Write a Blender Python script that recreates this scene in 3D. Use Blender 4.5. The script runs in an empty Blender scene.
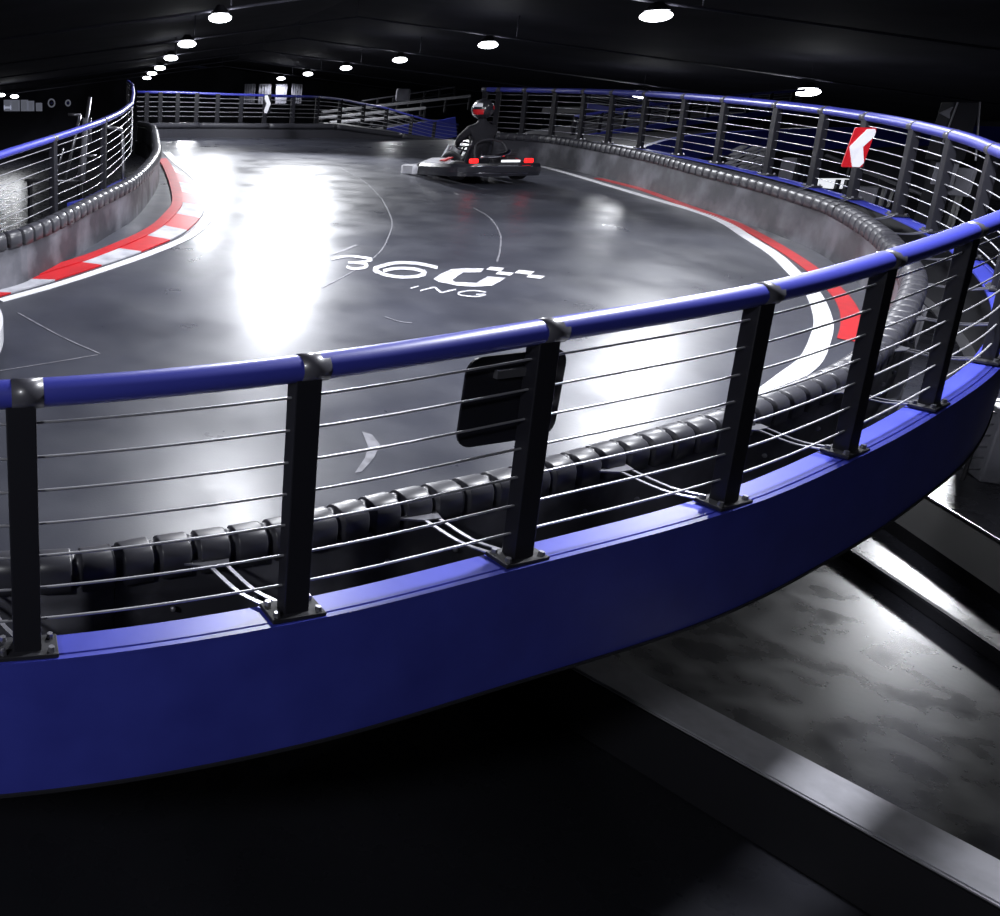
import bpy, bmesh, math, random
from mathutils import Vector, Matrix
from math import sin, cos, pi, radians, atan, tan, exp
random.seed(5)
scene = bpy.context.scene
COL = scene.collection

# ------------------------------------------------------------------ camera (level world, hall floor at z = 0)
F_PX, CX, CY, YH = 827.0, 86.0, 361.0, 104.0
CAM_Z = 4.3
PITCH = atan((CY - YH) / F_PX)
cd = bpy.data.cameras.new('camera'); cam = bpy.data.objects.new('camera', cd); COL.objects.link(cam)
cd.sensor_width = 36; cd.lens = F_PX / 1000 * 36
cd.shift_x = (500 - CX) / 1000; cd.shift_y = -(458 - CY) / 1000
cd.clip_end = 300; cd.clip_start = 0.05
cam.location = (0, 0, CAM_Z); cam.rotation_euler = (pi / 2 - PITCH, 0, 0)
scene.camera = cam

# ------------------------------------------------------------------ world and exposure
w = bpy.data.worlds.new('world'); scene.world = w; w.use_nodes = True
w.node_tree.nodes['Background'].inputs[0].default_value = (0.25, 0.28, 0.5, 1)
w.node_tree.nodes['Background'].inputs[1].default_value = 0.012
scene.view_settings.view_transform = 'Standard'; scene.view_settings.look = 'None'
scene.view_settings.exposure = 0.0; scene.view_settings.gamma = 1.0
scene.view_settings.use_curve_mapping = False
scene.cycles.max_bounces = 6
scene.cycles.sample_clamp_indirect = 4

# ------------------------------------------------------------------ track surface shape
Hf, A_, LAM, GX = .86, 1.892, 6.568, -.009
def zd(X, Y):
    return CAM_Z - (Hf + A_ * exp(-Y / LAM)) + GX * X
DUP = .13                                         # the running surface lies this much above the structure line
def zk(X, Y): return zd(X, Y) + DUP
S_, C_ = sin(PITCH), cos(PITCH)
def ray(x, y):
    a = (x - CX) / F_PX; b = (CY - y) / F_PX
    return Vector((a, C_ + b * S_, -S_ + b * C_))
def G(x, y, h=.13):
    """the point of the track surface (raised by h) that the photograph shows at x, y"""
    d = ray(x, y); lo, hi = .3, 80.
    for _ in range(40):
        m = (lo + hi) / 2; P = d * m
        if P.z + CAM_Z < zd(P.x, P.y) + h: hi = m
        else: lo = m
    P = d * m; return Vector((P.x, P.y, P.z + CAM_Z))
def at(x, y, Y):
    d = ray(x, y); d = d * (Y / d.y); return Vector((d.x, d.y, d.z + CAM_Z))
def px(P):
    z = P.z - CAM_Z; ww = P.y * C_ - z * S_
    return CX + F_PX * P.x / ww, CY - F_PX * (P.y * S_ + z * C_) / ww
def atz(x, y, z):
    d = ray(x, y); t = (z - CAM_Z) / d.z; return Vector((d.x * t, d.y * t, z))

# ------------------------------------------------------------------ materials
def mat(name, col, rough=.5, metal=0., spec=.5, emit=None, es=0., coat=0., noise=None, bump=None, rnoise=None):
    m = bpy.data.materials.new(name); m.use_nodes = True
    nt = m.node_tree; b = nt.nodes['Principled BSDF']
    b.inputs['Base Color'].default_value = (*col, 1); b.inputs['Roughness'].default_value = rough
    b.inputs['Metallic'].default_value = metal; b.inputs['Specular IOR Level'].default_value = spec
    b.inputs['Coat Weight'].default_value = coat; b.inputs['Coat Roughness'].default_value = .15
    if emit: b.inputs['Emission Color'].default_value = (*emit, 1); b.inputs['Emission Strength'].default_value = es
    tc = nt.nodes.new('ShaderNodeTexCoord')
    def nz(scale, detail=6, vec=None):
        n = nt.nodes.new('ShaderNodeTexNoise'); n.inputs['Scale'].default_value = scale; n.inputs['Detail'].default_value = detail
        nt.links.new(vec or tc.outputs['Object'], n.inputs['Vector']); return n
    if noise:
        sc, c2, lo, hi = noise
        n = nz(sc); r = nt.nodes.new('ShaderNodeValToRGB')
        r.color_ramp.elements[0].position = lo; r.color_ramp.elements[1].position = hi
        r.color_ramp.elements[0].color = (*col, 1); r.color_ramp.elements[1].color = (*c2, 1)
        nt.links.new(n.outputs['Fac'], r.inputs['Fac']); nt.links.new(r.outputs['Color'], b.inputs['Base Color'])
    if rnoise:
        sc, lo, hi = rnoise
        n = nz(sc, 8); mr = nt.nodes.new('ShaderNodeMapRange')
        mr.inputs['From Min'].default_value = .3; mr.inputs['From Max'].default_value = .7
        mr.inputs['To Min'].default_value = lo; mr.inputs['To Max'].default_value = hi
        nt.links.new(n.outputs['Fac'], mr.inputs['Value']); nt.links.new(mr.outputs['Result'], b.inputs['Roughness'])
    if bump:
        sc, st = bump
        n = nz(sc, 4); bp = nt.nodes.new('ShaderNodeBump'); bp.inputs['Strength'].default_value = st; bp.inputs['Distance'].default_value = .01
        nt.links.new(n.outputs['Fac'], bp.inputs['Height']); nt.links.new(bp.outputs['Normal'], b.inputs['Normal'])
    return m
M = {}
M['deck'] = mat('track surface', (.032, .034, .047), .3, spec=.5, noise=(1.3, (.06, .063, .082), .35, .75), rnoise=(2.2, .27, .42), bump=(90, .04))
M['ground'] = mat('hall floor', (.018, .019, .025), .4, noise=(.8, (.034, .034, .043), .3, .9), rnoise=(3., .22, .36), bump=(20, .06))
M['white'] = mat('white paint', (.78, .78, .82), .45, noise=(9, (.6, .6, .65), .5, .8))
M['worn'] = mat('worn white paint', (.62, .62, .68), .5, noise=(14, (.3, .3, .35), .45, .75))
M['greyw'] = mat('scuffed white kerb paint', (.5, .5, .55), .5, noise=(6, (.24, .24, .28), .4, .75))
M['faint'] = mat('rubbed chalk mark', (.2, .2, .23), .5, noise=(14, (.1, .1, .12), .4, .7))
M['red'] = mat('red paint', (.5, .006, .012), .45, noise=(9, (.38, .005, .01), .4, .8))
M['blue'] = mat('blue steel paint', (.055, .07, .5), .38, spec=.6, noise=(5, (.04, .05, .4), .35, .8))
M['rail'] = mat('blue rail paint', (.05, .06, .45), .42, spec=.9, coat=.5)
M['black'] = mat('black powder coat', (.015, .015, .021), .42, spec=.4)
M['sleeve'] = mat('dark sleeve', (.08, .08, .10), .38, spec=.8, coat=.4)
M['rub'] = mat('black ribbed plastic', (.045, .045, .055), .38, spec=.5)
M['panel'] = mat('scuffed dark plastic', (.035, .035, .045), .5, noise=(1.7, (.19, .19, .22), .45, .68), rnoise=(5, .35, .6))
M['steel'] = mat('galvanised steel', (.33, .33, .37), .35, metal=.8)
M['wire'] = mat('steel cable', (.55, .55, .6), .35, metal=.6)
M['chrome'] = mat('chrome', (.8, .8, .85), .15, metal=1)
M['matt'] = mat('matt black board', (.008, .008, .01), .9, spec=.15)
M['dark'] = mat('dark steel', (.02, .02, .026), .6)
M['roof'] = mat('roof cladding', (.026, .026, .04), .8, noise=(.5, (.045, .045, .065), .4, .7))
M['rod'] = mat('roof rod steel', (.10, .10, .13), .5)
M['wall'] = mat('hall wall cladding', (.03, .03, .04), .8, noise=(.25, (.07, .07, .09), .45, .7))
M['gpanel'] = mat('grey board', (.28, .28, .33), .6, noise=(2, (.17, .17, .2), .4, .7))
M['lit_top'] = mat('lit beam top', (.5, .5, .55), .45, noise=(7, (.36, .36, .4), .4, .8))  # pale tone painted in for the lit top of the lower beam
M['lamp'] = mat('lamp lens', (1, 1, 1), .5, emit=(.93, .95, 1), es=14)
M['tyre'] = mat('tyre rubber', (.015, .015, .018), .7)
M['bodyw'] = mat('white bodywork', (.75, .75, .8), .25, coat=.5)
M['bodyb'] = mat('black bodywork', (.018, .018, .024), .25, coat=.5)
M['tail'] = mat('tail light', (.8, .01, .01), .3, emit=(1, .012, .012), es=2.6)
M['suit'] = mat('black racing suit', (.009, .009, .013), .8, spec=.3)
M['litwin'] = mat('lit panel', (.5, .5, .55), .4, emit=(.75, .8, 1), es=.35)
M['litdim'] = mat('dim lit panel', (.4, .4, .45), .4, emit=(.75, .8, 1), es=.10)
M['strip'] = mat('glowing white', (.8, .8, .8), .4, emit=(.9, .93, 1), es=.8)

# ------------------------------------------------------------------ helpers
def obj(name, bm, m, parent=None, smooth=False, recalc=True):
    me = bpy.data.meshes.new(name)
    if recalc: bmesh.ops.recalc_face_normals(bm, faces=bm.faces)
    if smooth:
        for f in bm.faces: f.smooth = True
    bm.to_mesh(me); bm.free()
    for x in (m if isinstance(m, (list, tuple)) else [m]): me.materials.append(x)
    o = bpy.data.objects.new(name, me); COL.objects.link(o)
    if parent:
        o.parent = parent
    return o
def thing(name, label, cat, loc=(0, 0, 0), rotz=0, group=None):
    o = bpy.data.objects.new(name, None); COL.objects.link(o)
    o.location = loc; o.rotation_euler = (0, 0, rotz); o['label'] = label; o['category'] = cat
    if group: o['group'] = group
    o.empty_display_size = .1
    return o
def tag(o, label, cat, group=None):
    o['label'] = label; o['category'] = cat
    if group: o['group'] = group
    return o
def struct(o): o['kind'] = 'structure'; return o
def box(bm, c, size, rot=None, bev=0.):
    r = bmesh.ops.create_cube(bm, size=1.)
    vs = r['verts']
    bmesh.ops.scale(bm, vec=size, verts=vs)
    if bev:
        es = list({e for v in vs for e in v.link_edges})
        r2 = bmesh.ops.bevel(bm, geom=es, offset=bev, segments=2, affect='EDGES', profile=.5)
        vs = list({v for f in r2['faces'] for v in f.verts} | {v for v in vs if v.is_valid})
        seen = set(vs); st = list(vs)
        while st:
            v = st.pop()
            for e in v.link_edges:
                o = e.other_vert(v)
                if o not in seen: seen.add(o); st.append(o)
        vs = list(seen)
    if rot is not None: bmesh.ops.rotate(bm, cent=(0, 0, 0), matrix=rot, verts=vs)
    bmesh.ops.translate(bm, vec=c, verts=vs)
    return vs
def frame(pts, i, up=Vector((0, 0, 1))):
    n = len(pts)
    t = (pts[min(i + 1, n - 1)] - pts[max(i - 1, 0)]).normalized()
    s = t.cross(up)
    if s.length < 1e-4: s = t.cross(Vector((1, 0, 0)))
    s.normalize(); u = s.cross(t).normalized()
    return t, s, u
def sweep(bm, pts, prof, closed=True, caps=True, up=Vector((0, 0, 1)), scale=None, mi=0):
    """prof: (side, up) points; side points to the right of the direction of travel"""
    rings = []
    for i, p in enumerate(pts):
        t, s, u = frame(pts, i, up)
        pr = prof[i] if callable(prof) is False and isinstance(prof[0], list) else prof
        k = scale[i] if scale else 1
        rings.append([bm.verts.new(p + s * a * k + u * b * k) for a, b in pr])
    m = len(rings[0])
    for i in range(len(rings) - 1):
        for j in range(m if closed else m - 1):
            f = bm.faces.new((rings[i][j], rings[i][(j + 1) % m], rings[i + 1][(j + 1) % m], rings[i + 1][j])); f.material_index = mi
    if caps and closed:
        bm.faces.new(rings[0]); bm.faces.new(rings[-1][::-1])
    return rings
def circ(r, n=10): return [(r * cos(2 * pi * k / n), r * sin(2 * pi * k / n)) for k in range(n)]
def tube(bm, pts, r, n=10, scale=None): return sweep(bm, [Vector(p) for p in pts], circ(r, n), scale=scale)
def spline(pts, step=.1):
    """Catmull-Rom resampled at even distance"""
    P = [Vector(p) for p in pts]; P = [P[0] * 2 - P[1]] + P + [P[-1] * 2 - P[-2]]
    out = []
    for i in range(1, len(P) - 2):
        for k in range(24):
            t = k / 24; a, b, c, d = P[i - 1:i + 3]
            out.append(.5 * ((2 * b) + (c - a) * t + (2 * a - 5 * b + 4 * c - d) * t * t + (3 * b - a - 3 * c + d) * t ** 3))
    out.append(P[-2])
    return resample(out, step)
def resample(out, step):
    L = [0]
    for a, b in zip(out, out[1:]): L.append(L[-1] + (b - a).length)
    n = max(2, int(round(L[-1] / step)) + 1); res = []; j = 0
    for k in range(n):
        s = L[-1] * k / (n - 1)
        while j < len(L) - 2 and L[j + 1] < s: j += 1
        res.append(out[j].lerp(out[j + 1], 0 if L[j + 1] == L[j] else min(1, (s - L[j]) / (L[j + 1] - L[j]))))
    return res
def offset(pts, d):
    r = []
    for i, p in enumerate(pts):
        t = (pts[min(i + 1, len(pts) - 1)] - pts[max(i - 1, 0)]); t.z = 0; t.normalize()
        r.append(p + Vector((t.y, -t.x, 0)) * d)
    return r
def lift(pts, h): return [Vector((p.x, p.y, zd(p.x, p.y) + h)) for p in pts]
def nearest(pts, q):
    return min(range(len(pts)), key=lambda i: (pts[i].xy - q.xy).length)

# ------------------------------------------------------------------ paths of the upper track
LED, RAILH, CAPH = .558, 1.343, .62
def rail_h(p): return RAILH + .058 * max(0, min(1, (6.3 - p.y) / 2.5))
near_led = [Vector(v) for v in [(-4.2, 2.75, 0), (-2.2, 2.28, 0), (-1.1, 2.18, 0)]] + [G(x, y, LED) for x, y in [(27, 650), (296, 611), (516, 558), (721, 503), (843.5, 452), (928, 406), (988, 361)]]
near_led[-1] = Vector((4.86, 4.26, 0))
far_led = [Vector((x, y, 0)) for x, y in [(5.58, 4.86), (6.2, 5.55), (6.66, 6.2), (7.03, 6.83), (7.45, 7.8), (7.68, 8.55), (7.85, 9.3), (8.05, 10.48), (8.27, 11.91), (8.42, 13.44), (8.35, 15.0), (7.95, 16.1), (7.6, 16.5)]]
LEDGE = lift(spline(near_led + far_led, .04), 0)
cap_pts = [Vector((-4.2, 3.12, 0)), Vector((-2.2, 2.68, 0)), Vector((-1.1, 2.57, 0))] + [G(x, y, CAPH + .02) for x, y in [(50, 548), (150, 535), (273, 517), (380, 492), (500, 468), (597, 443), (700, 415), (760, 395), (850, 358), (890, 325), (912, 290), (917, 265), (900, 240), (880, 222), (840, 200), (800, 187), (760, 176), (700, 162), (650, 150), (600, 141), (550, 134), (497, 131)]]
CAP = lift(spline(cap_pts, .1), 0)
# left (inner) barrier and the far one
lc = [Vector((-4.5, 5.0, 0)), Vector((-2.6, 5.5, 0)), Vector((-1.5, 5.9, 0))] + [G(x, y, .55) for x, y in [(0, 237), (30, 228), (60, 215), (100, 195), (130, 180), (147, 165), (156, 152), (156, 141)]] + [Vector((1.4, 18.2, 0)), Vector((1.25, 20.2, 0))]
LCAP = lift(spline(lc, .1), 0)
fc = [Vector((x, y, 0)) for x, y in [(1.45, 20.9), (1.9, 21.5), (3.0, 21.9), (4.6, 21.9), (6.2, 22.1), (7.4, 22.3), (8.8, 22.2), (10.2, 21.8)]]
FCAP = lift(spline(fc, .2), 0)
for p in FCAP: p.z -= .42 * max(0, min(1, (p.x - 6.4) / 3.4))

# ------------------------------------------------------------------ floor, roof and walls of the hall
bm = bmesh.new()
box(bm, (12, 34, -.1), (84, 96, .2))
struct(obj('floor', bm, M['ground']))
SP = 9.0                                            # spacing of the roof frames and lamps
U = [.282 * SP, 1.452 * SP, 2.69 * SP]; RID = .867 * SP; ZR = CAM_Z + .30 * SP
def bx(u, Y): return u + .035 * Y
def roofz(u): return ZR - .125 * abs(u - RID)
bm = bmesh.new()
for sgn in (-1, 1):
    e = RID + sgn * 34
    a = [Vector((bx(RID, Y), Y, ZR + .7)) for Y in (-14, 82)]; b = [Vector((bx(e, Y), Y, roofz(e) + .7)) for Y in (-14, 82)]
    q = a + b[::-1]
    vs = [bm.verts.new(p) for p in q] ; vt = [bm.verts.new(p + Vector((0, 0, .15))) for p in q]
    bm.faces.new(vs); bm.faces.new(vt[::-1])
    for k in range(4): bm.faces.new((vs[k], vs[(k + 1) % 4], vt[(k + 1) % 4], vt[k]))
struct(obj('ceiling', bm, M['roof']))
for nm, c, sz in (('wall_back', (12, 81, 3.6), (84, .3, 7.8)), ('wall_left', (-27, 34, 1.9), (.3, 96, 4.2)), ('wall_right', (43, 34, 1.9), (.3, 96, 4.2)), ('wall_front', (12, -13.5, 3.6), (84, .3, 7.8))):
    bm = bmesh.new(); box(bm, c, sz)
    struct(obj(nm, bm, M['wall']))
# thin roof frames seen under the cladding
for k, D in enumerate([1.22, 2.22, 3.22, 4.22, 5.22, 6.22, 7.22]):
    bm = bmesh.new(); Y = D * SP
    tube(bm, [(bx(u, Y), Y, roofz(u)) for u in (RID - 30, RID, RID + 26)], .035, 6)
    for u in (U[0], RID, U[1]):
        tube(bm, [(bx(u, Y), Y, roofz(u)), (bx(u, Y), Y, roofz(u) + .7)], .02, 5)
    struct(obj('trim_%d' % (k + 1), bm, M['rod'], smooth=True))

# ------------------------------------------------------------------ lamps
def make_lamp(label, loc, energy, size=.32, group='round ceiling lamps', top=None):
    t = thing('ceiling_lamp', label, 'lamp', loc, group=group)
    bm = bmesh.new()
    r = bmesh.ops.create_uvsphere(bm, u_segments=20, v_segments=10, radius=size)
    bmesh.ops.scale(bm, vec=(1, 1, .38), verts=r['verts'])
    obj('lens', bm, M['lamp'], t, smooth=True)
    bm = bmesh.new()
    r = bmesh.ops.create_cone(bm, cap_ends=True, segments=20, radius1=size * .8, radius2=size * .3, depth=.18)
    bmesh.ops.translate(bm, vec=(0, 0, size * .38 + .08), verts=r['verts'])
    obj('housing', bm, M['dark'], t)
    zt = (top if top is not None else .5)
    bm = bmesh.new(); tube(bm, [(0, 0, size * .38), (0, 0, max(.3, zt))], .012, 6)
    obj('hanger_rod', bm, M['rod'], t)
    ld = bpy.data.lights.new('lamp_light', 'SPOT'); ld.energy = energy; ld.shadow_soft_size = .22; ld.spot_size = radians(172); ld.spot_blend = .25; ld.color = (.93, .95, 1)
    lo = bpy.data.objects.new('lamp_light', ld); COL.objects.link(lo); lo.parent = t; lo.location = (0, 0, -size * .38 - .26)
    return t
LA = (4.5, 18.0, CAM_Z + 2.85)
ords = ['nearest', 'second', 'third', 'fourth', 'fifth', 'sixth']
row1 = [(220, 18), (187, 44), (171, 58), (160, 68), (152, 73.5), (147, 78)]
row2 = [(656, 16), (488, 45), (400, 60), (346, 68), (308, 74), (281, 78.5)]
ENERGY = 700
POW = ((450, 400, 300, 300, 300, 300), (120, 300, 400, 400, 300, 300))
for r, (row, nm) in enumerate(((row1, 'steep left row'), (row2, 'long middle row'))):
    for k, (x, y) in enumerate(row):
        Y = (2.22 + k) * SP
        p = at(x, y, Y)
        make_lamp('round ceiling lamp, %s in the %s' % (ords[k] + ('' if k == 0 else ' from the near end'), nm), p, POW[r][k], size=.30 if k else .26 + .06 * r, top=roofz(U[r]) - p.z)
for k, (x, y, D) in enumerate([(807, 92, 3.22), (642, 95.3, 4.22)]):
    make_lamp(['bright white ceiling lamp alone over the right bend of the railing', 'small white lamp just under the handrail of the far right railing'][k], at(x, y, D * SP), 900, size=.36, group=None or 'round ceiling lamps', top=.9)
for k, (x, y) in enumerate([(1, 95), (14.5, 96.5)]):
    make_lamp(['tiny white lamp cut by the left edge of the picture', 'tiny white lamp above the lit panels at far left'][k], at(x, y, 62), 300, size=.30, top=.8)
# unseen lamps outside the picture, placed to give the floors their bright patches
def aim_lamp(lamp, target, cone, energy):
    for ch in lamp.children:
        if ch.type == 'LIGHT':
            ch.data.spot_size = radians(cone); ch.data.spot_blend = .5; ch.data.energy = energy
            ch.rotation_euler = (Vector(target) - lamp.location).to_track_quat('-Z', 'Y').to_euler()
la = make_lamp('bright unseen lamp over the left half of the track', LA, 2400, size=.32, top=.4)
aim_lamp(la, (1.9, 8.3, CAM_Z - 1.3), 100, 2600)   # tilted towards the near track
make_lamp('unseen lamp right above the bend of the near railing', (3.9, 4.3, CAM_Z + 2.35), 1250, size=.32, top=.5)
make_lamp('unseen lamp above the near left part of the track', (1.5, 6.9, CAM_Z + 2.3), 550, size=.32, top=.5)
la = make_lamp('unseen lamp above the right bend of the track', (7.4, 9.9, CAM_Z + 2.3), 450, size=.32, top=.5)
aim_lamp(la, (2.6, 3.9, CAM_Z - 1.8), 84, 620)
make_lamp('added unseen lamp above the lower floor at right', (13.3, 11.6, 2.75), 900, size=.3, top=3.2)  # added low and out of view to light the lower floor and beam
make_lamp('added fill lamp behind the viewer at left', (-3.2, -1.6, CAM_Z + 2.0), 420, size=.32, top=.5)  # unseen fill light, added to brighten the front of the blue beam

# ------------------------------------------------------------------ upper track deck
def poly_deck(name, poly, th, m, zf=zk, step=.35):
    bm = bmesh.new()
    f = bm.faces.new([bm.verts.new((p.x, p.y, 0)) for p in poly])
    ys = [p.y for p in poly]; y = min(ys) + step
    while y < max(ys):
        bmesh.ops.bisect_plane(bm, geom=bm.verts[:] + bm.edges[:] + bm.faces[:], plane_co=(0, y, 0), plane_no=(0, 1, 0)); y += step
    top = bm.faces[:]
    r = bmesh.ops.extrude_face_region(bm, geom=top)
    nv = [g for g in r['geom'] if isinstance(g, bmesh.types.BMVert)]
    low = [v for v in bm.verts if v not in set(nv)]
    for v in nv: v.co.z = zf(v.co.x, v.co.y)
    for v in low: v.co.z = zf(v.co.x, v.co.y) - th
    return obj(name, bm, m)
outer = offset(CAP, .10)[::3]; inner = offset(LCAP, -.10)[::3]; farp = offset(FCAP, -.12)[::2]
poly = outer + [Vector((8.6, 17.5, 0)), Vector((9.8, 20.0, 0))] + farp[::-1] + inner[::-1]
struct(poly_deck('track_deck', poly, .3, M['deck']))

# ------------------------------------------------------------------ blue edge beam
def edge_beam(path, label, h=LED, height=.5, wid=.12, name='edge_beam'):
    t = thing(name, label, 'edge beam', path[0])
    o = path[0]
    P = [p - o for p in path]
    top = [p + Vector((0, 0, h)) for p in P]
    bm = bmesh.new()
    sweep(bm, top, [(-wid / 2, 0), (wid / 2 - .028, 0), (wid / 2 - .026, -.006), (wid / 2 - .021, -.006), (wid / 2 - .019, 0), (wid / 2, 0), (wid / 2, -.012), (-wid / 2, -.012)])
    obj('top_flange', bm, M['blue'], t)
    bm = bmesh.new()
    sweep(bm, top, [(wid / 2 - .002, -.0121), (wid / 2 - .02, -.0121), (wid / 2 - .02, -height), (wid / 2 - .002, -height)])
    obj('fascia', bm, M['blue'], t)
    bm = bmesh.new()
    sweep(bm, top, [(wid / 2 - .021, -.0125), (wid / 2 - .03, -.0125), (wid / 2 - .03, -height), (wid / 2 - .021, -height)])
    obj('inner_web', bm, M['dark'], t)
    bm = bmesh.new()
    sweep(bm, top, [(wid / 2 + .004, -height), (wid / 2 - .1, -height), (wid / 2 - .1, -height - .012), (wid / 2 + .004, -height - .012)])
    obj('bottom_flange', bm, M['dark'], t)
    return t
edge_beam(LEDGE, 'blue steel edge beam that curves round the whole track under the near railing')

# ------------------------------------------------------------------ railing
def railing(path, spots, label, h0=LED, h1=RAILH, nwire=7, plates=True, name='guard_railing', rr=.035, pw=.088, pd=.06, zf=None, group=None, railmat=None, side=1, lean=0.):
    """path: ground line; spots: indices of the posts"""
    o = path[0].copy()
    t = thing(name, label, 'railing', o, group=group)
    P = [p - o for p in path]
    PT = [p - o for p in offset(path, -lean)] if lean else P
    H1 = h1 if callable(h1) else (lambda i: h1)
    bm = bmesh.new()
    tube(bm, [p + Vector((0, 0, H1(i))) for i, p in enumerate(PT)], rr, 14)
    obj('handrail', bm, railmat or M['rail'], t, smooth=True)
    for w_ in range(nwire):
        bm = bmesh.new()
        tube(bm, [p.lerp(PT[i], (w_ + 1) / (nwire + .85)) + Vector((0, 0, h0 + (H1(i) - h0) * (w_ + 1) / (nwire + .85))) for i, p in enumerate(P)], .0045 if pw > .07 else .006, 6)
        obj('wire', bm, M['wire'], t, smooth=True)
    for i in spots:
        tt, s, u = frame(P, i); tt.z = 0; tt.normalize()
        rot = Matrix((tt, Vector((tt.y, -tt.x, 0)), Vector((0, 0, 1)))).transposed().to_3x3()
        bm = bmesh.new(); H = H1(i)
        vs_ = box(bm, Vector((0, 0, (H - .02 - h0) / 2)), (pw, pd, H - .02 - h0), rot, .004)
        for v in vs_: v.co = v.co + P[i].lerp(PT[i], v.co.z / (H - h0)) + Vector((0, 0, h0))
        obj('post', bm, M['black'], t)
        bm = bmesh.new()
        tube(bm, [PT[i] + Vector((0, 0, H)) - tt * pw * .3, PT[i] + Vector((0, 0, H)) + tt * pw * .75], rr + .0015, 14)
        obj('sleeve', bm, M['sleeve'], t, smooth=True)
        if plates:
            bm = bmesh.new(); box(bm, P[i] + Vector((0, 0, h0 + .008)), (pw * 2.2, .105, .016), rot, .003)
            pl = obj('base_plate', bm, M['dark'], t)
            for sx in (-1, 1):
                for sy in (-1, 1):
                    bm = bmesh.new()
                    r = bmesh.ops.create_cone(bm, cap_ends=True, segments=6, radius1=.012, radius2=.010, depth=.016)
                    bmesh.ops.translate(bm, vec=P[i] + rot @ Vector((sx * pw * .85, sy * .034, 0)) + Vector((0, 0, h0 + .024)), verts=r['verts'])
                    obj('bolt', bm, M['steel'], pl)
    return t
near_px = [(27, 650), (296, 611), (516, 558), (721, 503), (843.5, 452), (928, 406), (988, 361)]
spots = [nearest(LEDGE, Vector((-2.7, 2.35, 0))), nearest(LEDGE, Vector((-1.1, 2.18, 0)))] + [nearest(LEDGE, G(x, y, LED)) for x, y in near_px]
last = spots[-1]; d = 8
k = last + 9
far_tops = [961.5, 923, 874, 830, 784, 731, 689.5, 651, 617.5, 588, 559, 527.6, 500, 477]
def spot_by_x(path, xs, h, lo):
    res = []
    for x in xs:
        i = min(range(lo, len(path)), key=lambda j: abs(px(path[j] + Vector((0, 0, h)))[0] - x)); res.append(i)
    return res
apex = max(range(len(LEDGE)), key=lambda j: px(LEDGE[j] + Vector((0, 0, RAILH)))[0])
fs = spot_by_x(LEDGE, far_tops, RAILH, apex)
mids = []
a, b = last, fs[0]; nseg = max(1, round((b - a) / 22))
mids = [a + round((b - a) * q / nseg) for q in range(1, nseg)]
spots = spots + mids + fs
RAIL = railing(LEDGE, sorted(set(spots)), rr=.044, lean=.045, h1=lambda i: rail_h(LEDGE[i]), label='blue handrail on black posts with steel wires curving round the near and right track edge')

# ------------------------------------------------------------------ ribbed safety barriers
def barrier(path, label, name='safety_barrier', period=.145, sect=10, top=CAPH, ribs=True, wall_side=-1, smoothcap=False):
    o = path[0].copy(); t = thing(name, label, 'barrier', o)
    L = [p - o for p in path]
    n = len(L); tot = sum((b - a).length for a, b in zip(L, L[1:]))
    fine = resample(L, period / 10)
    per = int(10 * sect)
    i = 0
    # rounded cap with narrow slits: positions inside one rib period and the depth there
    SL = [(0., 1), (.2, 1), (.215, .1), (.26, 0), (.6, 0), (.94, 0), (.99, .1)] if ribs else [(0., 0), (.5, 0)]
    def prof(dep):
        # the slits are deep on the outer side and shallow on the track side
        ro = .068 - .036 * dep; ri = .068 - .018 * dep; pr = [(ro, -.05)]
        for a in range(0, 11):
            an = pi * a / 10
            r = ro if cos(an) > 0 else ri
            hh = .075 - (.022 if cos(an) > .25 else .006) * dep
            pr.append((r * math.copysign(abs(cos(an)) ** .75, cos(an)), hh * sin(an) ** .75 if sin(an) > 0 else 0))
        pr.append((-ri, -.05)); return pr
    while i < len(fine) - 2:
        j = min(i + per, len(fine) - 1)
        seg = fine[i:j + 1]
        if len(seg) < 3: break
        bm = bmesh.new(); rings = []
        q = i
        while q <= j:
            for fr, dep in (SL if q < j else [(0., 0)]):
                x_ = q + fr * 10
                if x_ > j: break
                a0 = int(x_); f0 = x_ - a0; a1 = min(a0 + 1, len(fine) - 1)
                tt, s, u = frame(fine, a0); s = Vector((s.x, s.y, 0)).normalized()
                c = fine[a0].lerp(fine[a1], f0) + Vector((0, 0, top - .075))
                rings.append([bm.verts.new(c + s * a + Vector((0, 0, b))) for a, b in prof(dep)])
            q += 10
        m = len(rings[0])
        for a in range(len(rings) - 1):
            for b in range(m):
                bm.faces.new((rings[a][b], rings[a][(b + 1) % m], rings[a + 1][(b + 1) % m], rings[a + 1][b]))
        bm.faces.new(rings[0]); bm.faces.new(rings[-1][::-1])
        cp = obj('ribbed_cap' if ribs else 'rounded_cap', bm, M['rub'], t, smooth=True)
        bm = bmesh.new()
        sg = seg[::5] + ([seg[-1]] if (len(seg) - 1) % 5 else [])
        vs = []
        for q, p in enumerate(sg):
            tt, s, u = frame(sg, q); s = Vector((s.x, s.y, 0)).normalized()
            vs.append([bm.verts.new(p + s * a + Vector((0, 0, b))) for a, b in ((.045, top - .12), (.05, .0), (-.05, .0), (-.045, .2), (-.045, top - .12))])
        for a in range(len(vs) - 1):
            for b in range(5):
                bm.faces.new((vs[a][b], vs[a][(b + 1) % 5], vs[a + 1][(b + 1) % 5], vs[a + 1][b]))
        bm.faces.new(vs[0]); bm.faces.new(vs[-1][::-1])
        obj('side_panel', bm, M['panel'] if ribs else M['rub'], t)
        i = j
    return t
BAR = barrier(CAP, 'black ribbed plastic barrier following the inside of the near and right railing')
LB = barrier(LCAP, 'black ribbed plastic barrier round the inner left side of the bend', period=.15, top=.58)
FB = barrier(FCAP, 'smooth dark barrier across the far end of the track', period=.3, sect=6, top=.5, ribs=False)

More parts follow.
